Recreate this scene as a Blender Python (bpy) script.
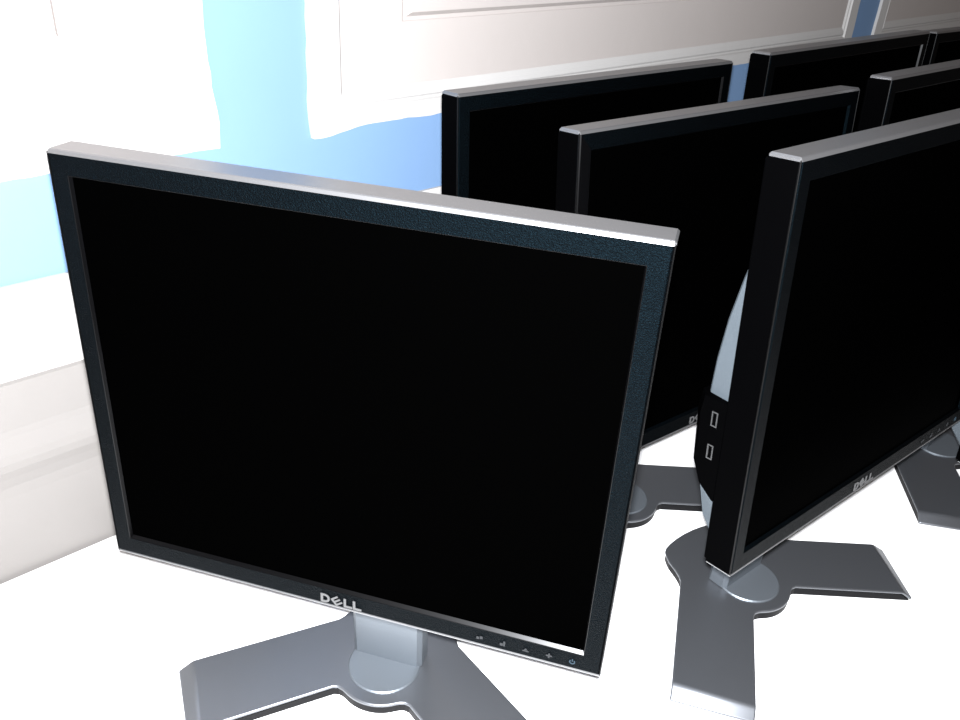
import bpy, bmesh, math, random
from mathutils import Vector, Matrix

scene = bpy.context.scene
COL = scene.collection
for o in list(bpy.data.objects):
    bpy.data.objects.remove(o)

# ------------------------------------------------------------------ camera
CAM_H = 0.667673
PITCH, ROLL, FPX = 0.514244, 0.059278, 849.085
cp, sp = math.cos(PITCH), math.sin(PITCH)
r0, u0, fw = Vector((1, 0, 0)), Vector((0, sp, cp)), Vector((0, cp, -sp))
cr, sr = math.cos(ROLL), math.sin(ROLL)
right = cr * r0 + sr * u0
up = -sr * r0 + cr * u0
cd = bpy.data.cameras.new('camera')
cam = bpy.data.objects.new('camera', cd)
COL.objects.link(cam)
m = Matrix((right, up, -fw)).transposed().to_4x4()
m.translation = Vector((0, 0, CAM_H))
cam.matrix_world = m
cd.sensor_fit = 'HORIZONTAL'
cd.sensor_width = 36.0
cd.lens = 36.0 * FPX / 960.0
cd.clip_start = 0.01
scene.camera = cam

# ------------------------------------------------------------------ world, lights, exposure
w = bpy.data.worlds.new('world')
scene.world = w
w.use_nodes = True
w.node_tree.nodes['Background'].inputs[0].default_value = (1.0, 0.78, 0.66, 1)
w.node_tree.nodes['Background'].inputs[1].default_value = 0.09

def flash_lamp():
    ld = bpy.data.lights.new('camera_flash', 'POINT')
    ld.energy = 185.0
    ld.color = (0.93, 0.95, 1.0)
    ld.shadow_soft_size = 0.008
    o = bpy.data.objects.new('camera_flash', ld)
    COL.objects.link(o)
    o.location = Vector((0, 0, CAM_H)) + 0.012 * up
    return o
flash_lamp()

scene.view_settings.view_transform = 'Standard'
scene.view_settings.look = 'None'
scene.view_settings.gamma = 1.0
scene.view_settings.use_curve_mapping = False
scene.view_settings.exposure = 0.0

# ------------------------------------------------------------------ materials
def mat(name, color, rough=0.5, metal=0.0, spec=0.5, noise=None, bump=None, ior=1.5):
    """noise = (scale, amount) value variation; bump = (scale, strength, distance)"""
    mt = bpy.data.materials.new(name)
    mt.use_nodes = True
    nt = mt.node_tree
    b = nt.nodes['Principled BSDF']
    b.inputs['Base Color'].default_value = (*color, 1)
    b.inputs['Roughness'].default_value = rough
    b.inputs['Metallic'].default_value = metal
    b.inputs['IOR'].default_value = ior
    b.inputs['Specular IOR Level'].default_value = spec
    tc = nt.nodes.new('ShaderNodeTexCoord')
    if noise:
        n = nt.nodes.new('ShaderNodeTexNoise')
        n.inputs['Scale'].default_value = noise[0]
        n.inputs['Detail'].default_value = 4
        nt.links.new(tc.outputs['Object'], n.inputs['Vector'])
        mr = nt.nodes.new('ShaderNodeMapRange')
        mr.inputs['To Min'].default_value = 1 - noise[1]
        mr.inputs['To Max'].default_value = 1 + noise[1]
        nt.links.new(n.outputs['Fac'], mr.inputs['Value'])
        mx = nt.nodes.new('ShaderNodeVectorMath')
        mx.operation = 'SCALE'
        mx.inputs[0].default_value = color
        nt.links.new(mr.outputs['Result'], mx.inputs['Scale'])
        nt.links.new(mx.outputs['Vector'], b.inputs['Base Color'])
    if bump:
        n2 = nt.nodes.new('ShaderNodeTexNoise')
        n2.inputs['Scale'].default_value = bump[0]
        n2.inputs['Detail'].default_value = 3
        nt.links.new(tc.outputs['Object'], n2.inputs['Vector'])
        bp = nt.nodes.new('ShaderNodeBump')
        bp.inputs['Strength'].default_value = bump[1]
        bp.inputs['Distance'].default_value = bump[2]
        nt.links.new(n2.outputs['Fac'], bp.inputs['Height'])
        nt.links.new(bp.outputs['Normal'], b.inputs['Normal'])
    return mt

M_TABLE = mat('white_laminate', (0.90, 0.89, 0.87), 0.55, noise=(6, 0.02), spec=0.3)
M_BLUE = mat('blue_wall_paint', (0.122, 0.200, 0.325), 0.65, noise=(5, 0.04), bump=(60, 0.12, 0.002), spec=0.15)
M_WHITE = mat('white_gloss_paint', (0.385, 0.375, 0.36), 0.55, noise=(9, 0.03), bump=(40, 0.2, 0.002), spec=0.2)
M_FIELD = mat('off_white_panel_paint', (0.345, 0.315, 0.295), 0.6, noise=(7, 0.03), bump=(45, 0.2, 0.002), spec=0.15)
M_DADO = mat('dado_lower_tone', (0.165, 0.155, 0.145), 0.6, noise=(7, 0.05), bump=(45, 0.2, 0.002), spec=0.15)
M_FLOOR = mat('dark_floor', (0.05, 0.04, 0.033), 0.6, noise=(12, 0.2))
M_SILVER = mat('silver_paint', (0.165, 0.173, 0.185), 0.37, metal=0.85, bump=(900, 0.05, 0.0005))
M_FOOT_SHADE = mat('foot_shade_dark', (0.003, 0.003, 0.0035), 0.5, spec=0.1)  # near-black standing for the shade under the foot plate
M_TRIM = mat('silver_trim', (0.185, 0.185, 0.187), 0.36, metal=0.82)
M_EDGE = mat('dark_metal_edge', (0.008, 0.008, 0.008), 0.35, metal=0.9)
M_COLUMN = mat('light_grey_plastic', (0.145, 0.162, 0.178), 0.45, metal=0.7)
M_BLACK = mat('black_plastic', (0.0003, 0.0003, 0.00035), 0.4, ior=1.035)
M_BEZEL = mat('black_textured_bezel', (0.0003, 0.0003, 0.00035), 0.47, ior=1.11, bump=(1100, 0.9, 0.0011))
M_BEZEL.node_tree.nodes['Principled BSDF'].inputs['Specular Tint'].default_value = (0.30, 0.72, 1.0, 1)
M_LIP = mat('glossy_black_lip', (0.0006, 0.0006, 0.0007), 0.28, ior=1.24)
M_SCREEN = mat('dark_lcd_screen', (0.0001, 0.0001, 0.0001), 0.25, ior=1.01)
M_PORT = mat('usb_metal', (0.05, 0.05, 0.05), 0.4, metal=0.6)
M_PRINT = mat('grey_print', (0.016, 0.017, 0.018), 0.5, spec=0.1)
M_LOGO = mat('silver_lettering', (0.055, 0.055, 0.055), 0.4, metal=0.3)
M_POWER = mat('blue_grey_print', (0.012, 0.022, 0.03), 0.5, spec=0.1)
M_COVER = mat('blue_grey_cover_plastic', (0.050, 0.060, 0.068), 0.5, metal=0.2, spec=0.3)
M_LEG = mat('grey_steel_leg', (0.3, 0.3, 0.31), 0.4, metal=0.8)

# ------------------------------------------------------------------ mesh helpers
def link(name, bm, material, parent=None, xf=None, smooth=False):
    if xf is not None:
        bmesh.ops.transform(bm, matrix=xf, verts=bm.verts)
    bmesh.ops.recalc_face_normals(bm, faces=bm.faces)
    me = bpy.data.meshes.new(name)
    bm.to_mesh(me)
    bm.free()
    me.materials.append(material)
    if smooth:
        for p in me.polygons:
            p.use_smooth = True
    o = bpy.data.objects.new(name, me)
    COL.objects.link(o)
    if parent:
        o.parent = parent
    return o

def box(bm, x0, x1, y0, y1, z0, z1, bev=0.0, seg=2):
    r = bmesh.ops.create_cube(bm, size=1)
    vs = r['verts']
    for v in vs:
        v.co = Vector(((x0 + x1) / 2 + v.co.x * (x1 - x0), (y0 + y1) / 2 + v.co.y * (y1 - y0), (z0 + z1) / 2 + v.co.z * (z1 - z0)))
    if bev:
        es = list({e for v in vs for e in v.link_edges})
        bmesh.ops.bevel(bm, geom=es, offset=bev, segments=seg, affect='EDGES', profile=0.5)

def prism(bm, pts, a, b, axes):
    """extrude 2D polygon pts; axes(p, q, t) -> Vector"""
    lo = [bm.verts.new(axes(p, q, a)) for p, q in pts]
    hi = [bm.verts.new(axes(p, q, b)) for p, q in pts]
    n = len(pts)
    bm.faces.new(lo)
    bm.faces.new(hi)
    for i in range(n):
        bm.faces.new((lo[i], lo[(i + 1) % n], hi[(i + 1) % n], hi[i]))

def loft(bm, rings, caps=True):
    vr = [[bm.verts.new(p) for p in r] for r in rings]
    n = len(vr[0])
    for a, b in zip(vr[:-1], vr[1:]):
        for i in range(n):
            bm.faces.new((a[i], a[(i + 1) % n], b[(i + 1) % n], b[i]))
    if caps:
        bm.faces.new(vr[0])
        bm.faces.new(vr[-1])

def bake_mods(o):
    dg = bpy.context.evaluated_depsgraph_get()
    me = bpy.data.meshes.new_from_object(o.evaluated_get(dg))
    old = o.data
    o.modifiers.clear()
    o.data = me
    bpy.data.meshes.remove(old)

def tag(o, label=None, category=None, group=None, kind=None):
    if label: o['label'] = label
    if category: o['category'] = category
    if group: o['group'] = group
    if kind: o['kind'] = kind
    return o

# ------------------------------------------------------------------ room: wall frame (s along, n into wall, z up)
WY = 0.774115
WALL_D = 0.811
ws = Vector((math.cos(WY), math.sin(WY), 0))
wn = Vector((-math.sin(WY), math.cos(WY), 0))
WALL = Matrix.Identity(4)
WALL.col[0][:3] = ws
WALL.col[1][:3] = wn
WALL.col[2][:3] = (0, 0, 1)
WALL.col[3][:3] = wn * WALL_D
FLOOR_Z = -0.74

bm = bmesh.new()
box(bm, -2.5, 5.0, -3.5, 0.12, FLOOR_Z - 0.05, FLOOR_Z)
tag(link('floor', bm, M_FLOOR, xf=WALL), kind='structure')
bm = bmesh.new()
box(bm, -2.5, 5.0, 0.0, 0.12, FLOOR_Z, 2.0)
tag(link('wall_back', bm, M_BLUE, xf=WALL), kind='structure')

# white dado: boards, groove and rounded rail, profile extruded along the wall
prof = [(0.0, FLOOR_Z), (-0.004, FLOOR_Z), (-0.004, 0.095), (-0.0048, 0.108), (-0.0075, 0.120), (-0.0105, 0.130), (-0.0115, 0.139),
        (-0.0105, 0.148), (-0.0082, 0.157), (-0.0062, 0.165), (-0.005, 0.172), (-0.005, 0.2215), (-0.0015, 0.2235), (-0.0015, 0.2262),
        (-0.006, 0.2275), (-0.006, 0.315), (-0.004, 0.319), (0.0, 0.319)]
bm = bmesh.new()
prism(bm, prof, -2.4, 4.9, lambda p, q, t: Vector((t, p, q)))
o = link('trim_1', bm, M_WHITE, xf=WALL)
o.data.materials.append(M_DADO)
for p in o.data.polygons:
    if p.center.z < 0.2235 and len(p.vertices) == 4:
        p.material_index = 1  # everything below the groove takes a darker tone than the upper band
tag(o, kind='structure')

rnd = random.Random(7)
def edge_path(x0, z0, x1, z1, jit, step=0.012):
    """points from (x0,z0) to (x1,z1), brushed paint edge"""
    L = math.hypot(x1 - x0, z1 - z0)
    n = max(2, int(L / step))
    nx, nz = -(z1 - z0) / L, (x1 - x0) / L
    pts = []
    ph = rnd.uniform(0, 6)
    for i in range(n):
        t = i / n
        j = jit * (0.6 * math.sin(ph + t * L * 37) + 0.5 * rnd.uniform(-1, 1)) if i else 0
        pts.append((x0 + (x1 - x0) * t + nx * j, z0 + (z1 - z0) * t + nz * j))
    return pts

def ring_loop(s0, s1, z0, z1, y):
    return [Vector((s0, y, z0)), Vector((s1, y, z0)), Vector((s1, y, z1)), Vector((s0, y, z1))]

def wall_panel(name, s0, s1, z0, z1, blobs=()):
    # white painted frame plate with a brushed, uneven edge against the blue
    pts = edge_path(s0, z0, s1, z0, 0.0016) + edge_path(s1, z0, s1, z1, 0.0016) + edge_path(s1, z1, s0, z1, 0.001) + edge_path(s0, z1, s0, z0, 0.0016)
    out = []
    for x, z in pts:
        for bx, bz, rx, rz in blobs:
            d = math.hypot(x - bx, z - bz)
            if d < 0.03:
                k = (1 - d / 0.03)
                x += rx * k
                z += rz * k
        out.append((x, z))
    sa, sb, sc = 0.034, 0.0435, 0.137     # side insets of the two mouldings and of the raised centre
    za, zb, zc = 0.0205, 0.039, 0.118
    bm = bmesh.new()
    lo = [bm.verts.new((x, 0.0, z)) for x, z in out]
    hi = [bm.verts.new((x, -0.006, z)) for x, z in out]
    n = len(out)
    for i in range(n):
        bm.faces.new((lo[i], lo[(i + 1) % n], hi[(i + 1) % n], hi[i]))
    inner = [bm.verts.new(v) for v in ring_loop(s0 + sa - 0.002, s1 - sa + 0.002, z0 + za - 0.002, z1 - za, -0.0065)]
    he = [bm.edges.get((hi[i], hi[(i + 1) % n])) for i in range(n)]
    ie = [bm.edges.new((inner[i], inner[(i + 1) % 4])) for i in range(4)]
    bmesh.ops.triangle_fill(bm, use_beauty=True, edges=he + ie)
    for f in list(bm.faces):       # drop faces that filled the hole
        c = f.calc_center_median()
        if all(abs(v.co.y + 0.0065) < 1e-5 for v in f.verts):
            bm.faces.remove(f)
    seq = [(sa, za, -0.003), (sa + 0.002, za + 0.002, -0.003), (sa + 0.0035, za + 0.005, -0.0052), (sb - 0.0035, zb - 0.007, -0.0045), (sb, zb, -0.0012)]
    prev = inner
    for ds, dz, y in seq:
        cur = [bm.verts.new(v) for v in ring_loop(s0 + ds, s1 - ds, z0 + dz, z1 - dz, y)]
        for i in range(4):
            bm.faces.new((prev[i], prev[(i + 1) % 4], cur[(i + 1) % 4], cur[i]))
        prev = cur
    o = link(name, bm, M_WHITE, xf=WALL)
    tag(o, kind='structure')
    # recessed field with raised centre board
    bm = bmesh.new()
    prev = None
    for ds, dz, y in [(sb - 0.001, zb - 0.001, -0.0016), (sc - 0.010, zc - 0.010, -0.0016), (sc - 0.008, zc - 0.009, 0.0), (sc - 0.004, zc - 0.005, 0.0), (sc, zc, -0.0065), (sc + 0.02, zc + 0.02, -0.0075)]:
        y = min(y, -0.0004)
        cur = [bm.verts.new(v) for v in ring_loop(s0 + ds, s1 - ds, z0 + dz, z1 - dz, y)]
        if prev:
            for i in range(4):
                bm.faces.new((prev[i], prev[(i + 1) % 4], cur[(i + 1) % 4], cur[i]))
        prev = cur
    bm.faces.new(prev)
    f = link(name + '_field', bm, M_FIELD, parent=o, xf=WALL)
    return o

wall_panel('trim_2', -0.92, 0.3955, 0.417, 1.45, blobs=[(0.3955, 0.445, 0.004, 0), (0.3955, 0.42, 0.003, -0.002)])
wall_panel('trim_3', 0.509, 1.768, 0.415, 1.45, blobs=[(0.515, 0.415, 0.002, -0.009), (0.545, 0.415, 0, -0.005), (0.53, 0.415, 0, 0.002)])
wall_panel('trim_4', 1.868, 3.10, 0.415, 1.45)

# ------------------------------------------------------------------ table
tb = bpy.data.objects.new('table', None)
COL.objects.link(tb)
tag(tb, 'long plain white table against the wall, carrying all the monitors', 'table')
tb.location = wn * 0.39 + ws * 0.95 + Vector((0, 0, FLOOR_Z))
tb.rotation_euler = (0, 0, WY)
TH = -FLOOR_Z
bm = bmesh.new()
box(bm, -1.5, 1.6, -0.42, 0.4135, TH - 0.028, TH, 0.003)
link('table_top', bm, M_TABLE, tb)
for sx in (-1.35, 1.45):
    for sy in (-0.36, 0.34):
        bm = bmesh.new()
        box(bm, sx - 0.02, sx + 0.02, sy - 0.02, sy + 0.02, 0.0, TH - 0.028, 0.002)
        link('leg', bm, M_LEG, tb)

# ------------------------------------------------------------------ monitors
PW, PH, PT = 0.405, 0.3354, 0.0245
HW = PW / 2
YD = 0.0826      # front face to the middle of the foot

def letters(bm, x0, z0, h, y0, y1):
    ax = lambda p, q, t: Vector((x0 + p * h, t, z0 + q * h))
    s = 0.20
    # D as outer bow and bars
    def bar(pts): prism(bm, pts, y0, y1, ax)
    def bow(cx):
        n = 8
        out = [(cx + 0.42 + 0.50 * math.sin(math.pi * i / n), 0.5 - 0.5 * math.cos(math.pi * i / n)) for i in range(n + 1)]
        inn = [(cx + 0.42 + 0.28 * math.sin(math.pi * i / n), 0.5 - 0.28 * math.cos(math.pi * i / n)) for i in range(n + 1)]
        for i in range(n):
            bar([out[i], out[i + 1], inn[i + 1], inn[i]])
    bar([(0, 0), (0.24, 0), (0.24, 1), (0, 1)])
    bar([(0.24, 0), (0.42, 0), (0.42, 0.22), (0.24, 0.22)])
    bar([(0.24, 0.78), (0.42, 0.78), (0.42, 1), (0.24, 1)])
    bow(0)
    # tilted E
    a = math.radians(38)
    def rot(pts, cx):
        c, s_ = math.cos(a), math.sin(a)
        return [(cx + c * (p - .5) - s_ * (q - .5), 0.5 + s_ * (p - .5) + c * (q - .5)) for p, q in pts]
    for pts in ([(0.08, 0.05), (0.28, 0.05), (0.28, 0.95), (0.08, 0.95)], [(0.28, 0.05), (0.9, 0.05), (0.9, 0.23), (0.28, 0.23)],
                [(0.28, 0.41), (0.9, 0.41), (0.9, 0.59), (0.28, 0.59)], [(0.28, 0.77), (0.9, 0.77), (0.9, 0.95), (0.28, 0.95)]):
        bar(rot(pts, 1.60))
    for k in (2.30, 3.22):
        bar([(k, 0), (k + 0.24, 0), (k + 0.24, 1), (k, 1)])
        bar([(k + 0.24, 0), (k + 0.84, 0), (k + 0.84, 0.22), (k + 0.24, 0.22)])

def disc(bm, cx, cy, r, z0, z1, n=40, bev=0.0):
    lo, rings = None, []
    for rr, z in ([(r, z0), (r, z1 - bev), (r - bev, z1)] if bev else [(r, z0), (r, z1)]):
        rings.append([Vector((cx + rr * math.cos(2 * math.pi * i / n), cy + rr * math.sin(2 * math.pi * i / n), z)) for i in range(n)])
    loft(bm, rings)

def arc(cx, cy, r, a0, a1, n):
    return [(cx + r * math.cos(math.radians(a0 + (a1 - a0) * i / n)), cy + r * math.sin(math.radians(a0 + (a1 - a0) * i / n))) for i in range(n + 1)]

# plan of the foot (metres, middle of the swivel disc at 0,0, screen side is -y)
WI0, WI1 = Vector((0.0370, -0.0345)), Vector((0.140, -0.1157))      # inner (front) edge of a wing
WO0, WO1 = Vector((0.0625, 0.0445)), Vector((0.1863, -0.0525))      # outer (rear) edge of a wing
FT = 0.0115                                                          # top of the foot
BEND = 0.895

def foot_outline():
    half = arc(0, 0, 0.0440, -90, -56, 7)
    half += [(0.0280, -0.0347), (0.0325, -0.0335)]
    half += [tuple(WI0)]
    ib = WI0 + (WI1 - WI0) * BEND
    ob = WO0 + (WO1 - WO0) * BEND
    k_in = len(half)
    half += [tuple(ib), tuple(ob)]
    half += [tuple(WO0), (0.0590, 0.0500), (0.0555, 0.0580), (0.0510, 0.0720), (0.0465, 0.0800), (0.0425, 0.0855), (0.0370, 0.0890), (0.0280, 0.0915), (0.0140, 0.0935)]
    left = [(-x, y) for x, y in reversed(half) if x > 1e-6]
    return half + [(0.0, 0.0942)] + left, ib, ob

def bend_drop(t):
    e = 0.25
    f = t * t / (2 * e) if t < e else t - e / 2
    return f / (1 - e / 2) * (FT - 0.0030)

def make_foot(root):
    out, ib, ob = foot_outline()
    bm = bmesh.new()
    vs = [bm.verts.new((x, y, FT)) for x, y in out]
    bm.faces.new(vs)
    def near(p):
        return min(vs, key=lambda v: (v.co.x - p[0]) ** 2 + (v.co.y - p[1]) ** 2)
    for sgn in (1, -1):
        pi_, po = near((sgn * ib.x, ib.y)), near((sgn * ob.x, ob.y))
        n = 7
        for i in range(1, n + 1):
            t = i / n
            drop = bend_drop(t)
            a2 = ib + (WI1 - ib) * t
            b2 = ob + (WO1 - ob) * t
            ni = bm.verts.new((sgn * a2.x, a2.y, FT - drop))
            no = bm.verts.new((sgn * b2.x, b2.y, FT - drop))
            bm.faces.new((pi_, po, no, ni))
            pi_, po = ni, no
    bmesh.ops.recalc_face_normals(bm, faces=bm.faces)
    if sum(f.normal.z for f in bm.faces) < 0:
        bmesh.ops.reverse_faces(bm, faces=bm.faces)
    me = bpy.data.meshes.new('foot')
    bm.to_mesh(me)
    bm.free()
    me.materials.append(M_SILVER)
    o = bpy.data.objects.new('foot', me)
    COL.objects.link(o)
    s = o.modifiers.new('s', 'SOLIDIFY')
    s.thickness = 0.0036
    s.offset = -1
    b = o.modifiers.new('b', 'BEVEL')
    b.width = 0.0017
    b.segments = 3
    b.limit_method = 'ANGLE'
    b.angle_limit = math.radians(50)
    bake_mods(o)
    for p in o.data.polygons:
        p.use_smooth = abs(p.normal.z) < 0.995
    o.parent = root
    # shade in the hollow under the plate, set in as a dark block following the bends
    per = []
    N = len(out)
    def bent(sgn, base, tip, rev):
        q = []
        for i in range(1, 8):
            t = i / 7 * 0.93
            drop = bend_drop(t)
            p = base + (tip - base) * t
            q.append((sgn * p.x, p.y, FT - drop))
        return q[::-1] if rev else q
    ki = min(range(N), key=lambda i: (out[i][0] - ib.x) ** 2 + (out[i][1] - ib.y) ** 2)
    ko = min(range(N), key=lambda i: (out[i][0] + ob.x) ** 2 + (out[i][1] - ob.y) ** 2)
    for i, (x, y) in enumerate(out):
        per.append((x, y, FT))
        if i == ki:
            per += bent(1, ib, WI1, False) + bent(1, ob, WO1, True)
        if i == ko:
            per += bent(-1, ob, WO1, False) + bent(-1, ib, WI1, True)
    bm = bmesh.new()
    lo = [bm.verts.new((x * 0.987, y * 0.987, 0.0)) for x, y, z in per]
    hi = [bm.verts.new((x * 0.987, y * 0.987, max(0.0003, z - 0.0034))) for x, y, z in per]
    for i in range(len(per)):
        j = (i + 1) % len(per)
        bm.faces.new((lo[i], lo[j], hi[j], hi[i]))
    bm.faces.new(lo)
    u = link('foot_shade_block', bm, M_FOOT_SHADE, o)
    u['label'] = 'dark block for the shaded hollow under the foot'
    return o

def monitor(px, py, pz, yaw, tilt, label, foot_yaw=0.0, off=(0.0, 0.0)):
    """px, py, pz: middle of the panel's lower front edge"""
    root = bpy.data.objects.new('monitor', None)
    COL.objects.link(root)
    cx, cy = off[0], YD + off[1]
    root.location = (px + math.cos(yaw) * cx - math.sin(yaw) * cy, py + math.sin(yaw) * cx + math.cos(yaw) * cy, 0)
    root.rotation_euler = (0, 0, yaw)
    tag(root, label, 'monitor', 'flat screen monitors on the white table')
    X = Matrix.Translation((-cx, -cy, pz)) @ Matrix.Rotation(-tilt, 4, 'X')

    foot = make_foot(root)
    foot.rotation_euler = (0, 0, foot_yaw)
    bm = bmesh.new()
    disc(bm, 0, 0.003, 0.0345, FT - 0.0005, FT + 0.0018, 48, 0.0012)
    link('swivel_disc', bm, M_COLUMN, root, smooth=False)
    # column: upright slab, slightly wider at the top
    bm = bmesh.new()
    ztop = pz + 0.19
    y_f = -0.0125
    lean = math.tan(tilt)
    rings = []
    for z, hw, y0, y1 in [(FT + 0.001, 0.0345, 0.008, 0.032), (0.05, 0.0345, 0.007, 0.030), (pz + 0.05, 0.0355, 0.006, 0.028), (ztop - 0.03, 0.036, 0.006, 0.028), (ztop, 0.0355, 0.008, 0.026)]:
        c = 0.004
        rings.append([Vector(p) for p in [(-hw + c, y0, z), (hw - c, y0, z), (hw, y0 + c, z), (hw, y1 - c, z), (hw - c, y1, z), (-hw + c, y1, z), (-hw, y1 - c, z), (-hw, y0 + c, z)]])
    loft(bm, rings)
    link('column', bm, M_COLUMN, root)

    # black frame: the flat sides of the panel
    bm = bmesh.new()
    box(bm, -HW + 0.0003, HW - 0.0003, 0.0062, PT, 0.0010, PH - 0.0028)
    for x0, x1, z0, z1 in ((-HW + 0.0003, -0.1895, 0.0010, PH - 0.0028), (0.1895, HW - 0.0003, 0.0010, PH - 0.0028), (-0.1895, 0.1895, 0.0010, 0.0160), (-0.1895, 0.1895, 0.3200, PH - 0.0028)):
        box(bm, x0, x1, 0.0010, 0.0062, z0, z1)
    box(bm, -HW + 0.0010, HW - 0.0010, PT - 0.001, PT + 0.0030, 0.0020, PH - 0.0040, 0.0015, 2)
    link('frame', bm, M_BLACK, root, X)

    # silver trim: cap over the top, strip along the bottom, hairlines down the front corners
    bm = bmesh.new()
    zc = PH - 0.0028
    def cap(x, k):
        top = PH - (0.0014 if k else 0.0)
        i = 0.0006 if k else 0.0
        return [Vector((x, y, z)) for y, z in [(0.0 + i, zc), (0.0012 + i, min(PH - 0.0006, top)), (0.0020 + i, top), (PT - 0.0014, top), (PT - i, min(PH - 0.0012, top)), (PT - i, zc)]]
    loft(bm, [cap(-HW, 1), cap(-HW + 0.0014, 0), cap(HW - 0.0014, 0), cap(HW, 1)])
    link('top_trim', bm, M_TRIM, root, X)
    bm = bmesh.new()
    box(bm, -HW + 0.0002, HW - 0.0002, 0.0002, PT - 0.0002, 0.0, 0.0016, 0.0006, 2)
    link('bottom_trim', bm, M_TRIM, root, X)
    for sg in (-1, 1):
        bm = bmesh.new()
        a, b = sorted((sg * (HW - 0.0009), sg * HW))
        box(bm, a, b, 0.0002, 0.0018, 0.0010, zc + 0.001, 0.0005, 2)
        link('corner_trim', bm, M_EDGE, root, X)

    # bezel ring with a chamfered inner lip
    bm = bmesh.new()
    def rect(x, z0, z1, y):
        return [Vector((-x, y, z0)), Vector((x, y, z0)), Vector((x, y, z1)), Vector((-x, y, z1))]
    loft(bm, [rect(HW - 0.0013, 0.0018, zc + 0.0004, 0.0030), rect(HW - 0.0013, 0.0018, zc + 0.0004, 0.0008), rect(HW - 0.0021, 0.0026, zc - 0.0002, 0.0),
              rect(0.1888, 0.0168, 0.3192, 0.0), rect(0.1884, 0.0172, 0.3188, 0.0003), rect(0.1874, 0.0192, 0.3178, 0.0026), rect(0.1874, 0.0192, 0.3178, 0.0045)], caps=False)
    bz = link('bezel', bm, M_BEZEL, root, X)
    bz.data.materials.append(M_LIP)
    for p in bz.data.polygons:
        if max(abs(bz.data.vertices[i].co.x) for i in p.vertices) < 0.18885:
            p.material_index = 1
    bm = bmesh.new()
    letters(bm, -0.0185, 0.0036, 0.0084, -0.0006, 0.0004)
    link('brand_lettering', bm, M_LOGO, bz, X)['label'] = 'small silver brand lettering'
    ax = lambda p, q, t: Vector((p, t, q))
    ib = 0.0085
    for k, bx in enumerate((0.1106, 0.1284, 0.1461, 0.1637, 0.1810)):
        bm = bmesh.new()
        P = lambda pts: prism(bm, [(bx + a * 0.001, ib + b * 0.001) for a, b in pts], -0.0004, 0.0004, ax)
        if k == 0:      # two overlapping boxes
            P([(-2.4, -1.6), (-0.3, -1.6), (-0.3, 0.6), (-2.4, 0.6)])
            P([(0.2, -1.0), (2.4, -1.0), (2.4, 1.6), (0.2, 1.6)])
        elif k == 1:    # menu bars
            P([(-2.0, -2.2), (0.2, -2.2), (0.2, 0.2), (-2.0, 0.2)])
            P([(0.5, -2.2), (2.0, -2.2), (2.0, 2.4), (0.5, 2.4)])
        elif k == 2:    # minus under a caret
            P([(-2.4, -1.8), (2.4, -1.8), (2.4, -0.9), (-2.4, -0.9)])
            P([(-1.4, -0.4), (1.4, -0.4), (0.0, 1.4)])
        elif k == 3:    # plus
            P([(-2.3, -0.6), (2.3, -0.6), (2.3, 0.6), (-2.3, 0.6)])
            P([(-0.6, 0.6), (0.6, 0.6), (0.6, 2.2), (-0.6, 2.2)])
            P([(-0.6, -2.2), (0.6, -2.2), (0.6, -0.6), (-0.6, -0.6)])
        else:           # power ring
            n = 14
            for i in range(n - 3):
                a0, a1 = [math.radians(135 + 270 * (i + d) / (n - 3)) for d in (0, 1)]
                P([(2.3 * math.cos(a0), 2.3 * math.sin(a0)), (2.3 * math.cos(a1), 2.3 * math.sin(a1)), (1.4 * math.cos(a1), 1.4 * math.sin(a1)), (1.4 * math.cos(a0), 1.4 * math.sin(a0))])
            P([(-0.4, 0.2), (0.4, 0.2), (0.4, 2.6), (-0.4, 2.6)])
        link('control_button', bm, M_POWER if k == 4 else M_PRINT, bz, X)

    bm = bmesh.new()
    box(bm, -0.1885, 0.1885, 0.0028, 0.0060, 0.0170, 0.3190)
    link('screen', bm, M_SCREEN, root, X)

    # silver back cover bulging behind the frame
    bm = bmesh.new()
    rings = []
    for z, d, xi in [(0.012, 0.005, 0.189), (0.032, 0.020, 0.189), (0.06, 0.028, 0.188), (0.12, 0.031, 0.188), (0.17, 0.0275, 0.188), (0.205, 0.0225, 0.188), (0.240, 0.0145, 0.188), (0.262, 0.008, 0.188), (0.277, 0.0025, 0.188)]:
        e = min(0.0022, d)
        rings.append([Vector(p) for p in [(-xi - 0.004, PT - 0.001, z), (-xi, PT + d - e, z), (-xi + e, PT + d, z), (xi - e, PT + d, z), (xi, PT + d - e, z), (xi + 0.004, PT - 0.001, z)]])
    loft(bm, rings)
    link('back_cover', bm, M_COVER, root, X)['label'] = 'light grey bulging back cover'
    # black connector housing over its lower half
    bm = bmesh.new()
    rings = []
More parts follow.
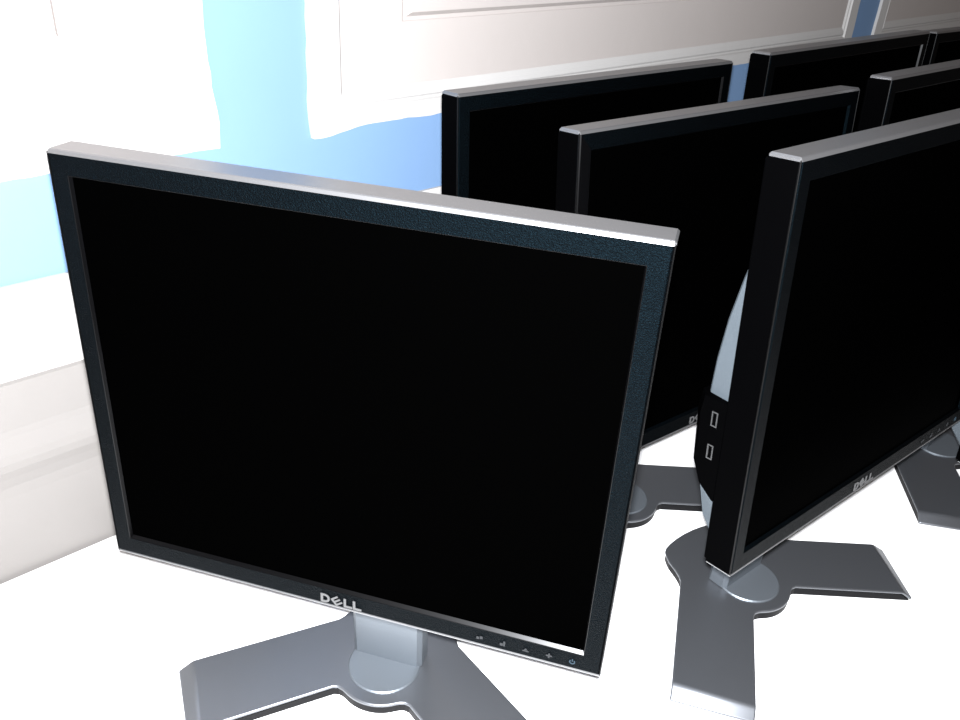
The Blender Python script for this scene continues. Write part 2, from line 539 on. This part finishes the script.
    for z, d in [(0.053, 0.016), (0.064, 0.030), (0.077, 0.0355), (0.126, 0.0375), (0.142, 0.035)]:
        xi = 0.193
        rings.append([Vector(p) for p in [(-xi - 0.002, PT - 0.001, z), (-xi - 0.002, PT + d - 0.008, z), (-xi + 0.006, PT + d, z), (xi - 0.006, PT + d, z), (xi + 0.002, PT + d - 0.008, z), (xi + 0.002, PT - 0.001, z)]])
    loft(bm, rings)
    hs = link('connector_housing', bm, M_BLACK, root, X)
    for zc_ in (0.0955, 0.125):
        bm = bmesh.new()
        xo = -0.1955
        y0, y1 = PT + 0.013, PT + 0.0185
        z0, z1 = zc_ - 0.0065, zc_ + 0.0065
        t = 0.0010
        box(bm, xo, xo + 0.004, y0, y0 + t, z0, z1)
        box(bm, xo, xo + 0.004, y1 - t, y1, z0, z1)
        box(bm, xo, xo + 0.004, y0 + t, y1 - t, z0, z0 + t)
        box(bm, xo, xo + 0.004, y0 + t, y1 - t, z1 - t, z1)
        box(bm, xo + 0.0005, xo + 0.004, y0 + 0.0042, y0 + 0.0058, z0 + 0.0022, z1 - 0.0022)
        link('usb_port', bm, M_PORT, hs, X)
    return root

monitor(-0.09515, 0.47819, 0.16679, -0.25262, 0.0261, 'nearest monitor at the left, turned toward the camera, whole black screen in view', foot_yaw=0.04)
monitor(0.13091, 0.90038, 0.16381, 0.70364, 0.0473, 'monitor nearest the wall, directly under the wide white wall panel, left end beside blue paint', foot_yaw=0.14)
monitor(0.36460, 0.64380, 0.19187, 0.70394, 0.0732, 'large monitor at the right front, both wings of its grey foot showing below', foot_yaw=-0.03, off=(-0.003, -0.0025))
monitor(0.24479, 0.78463, 0.16320, 0.67527, 0.0866, 'monitor between the nearest left one and the right front one, overlapping the wall row', off=(-0.015, -0.0045))
monitor(0.466, 1.140, 0.1795, 0.7400, 0.0400, 'second monitor of the row along the wall, far back, below the blue stripe')
monitor(0.5755, 1.0415, 0.1765, 0.7275, 0.0640, 'monitor cut off by the right edge, just behind the right front monitor')
monitor(0.8480, 1.5410, 0.16305, 0.69387, 0.0478, 'farthest monitor, only a sliver of its top showing at the upper right edge')
monitor(0.7125, 0.9430, 0.1130, 0.8200, 0.0535, 'monitor out of frame at right, its dark grey foot showing behind the right front monitor', foot_yaw=-0.05)
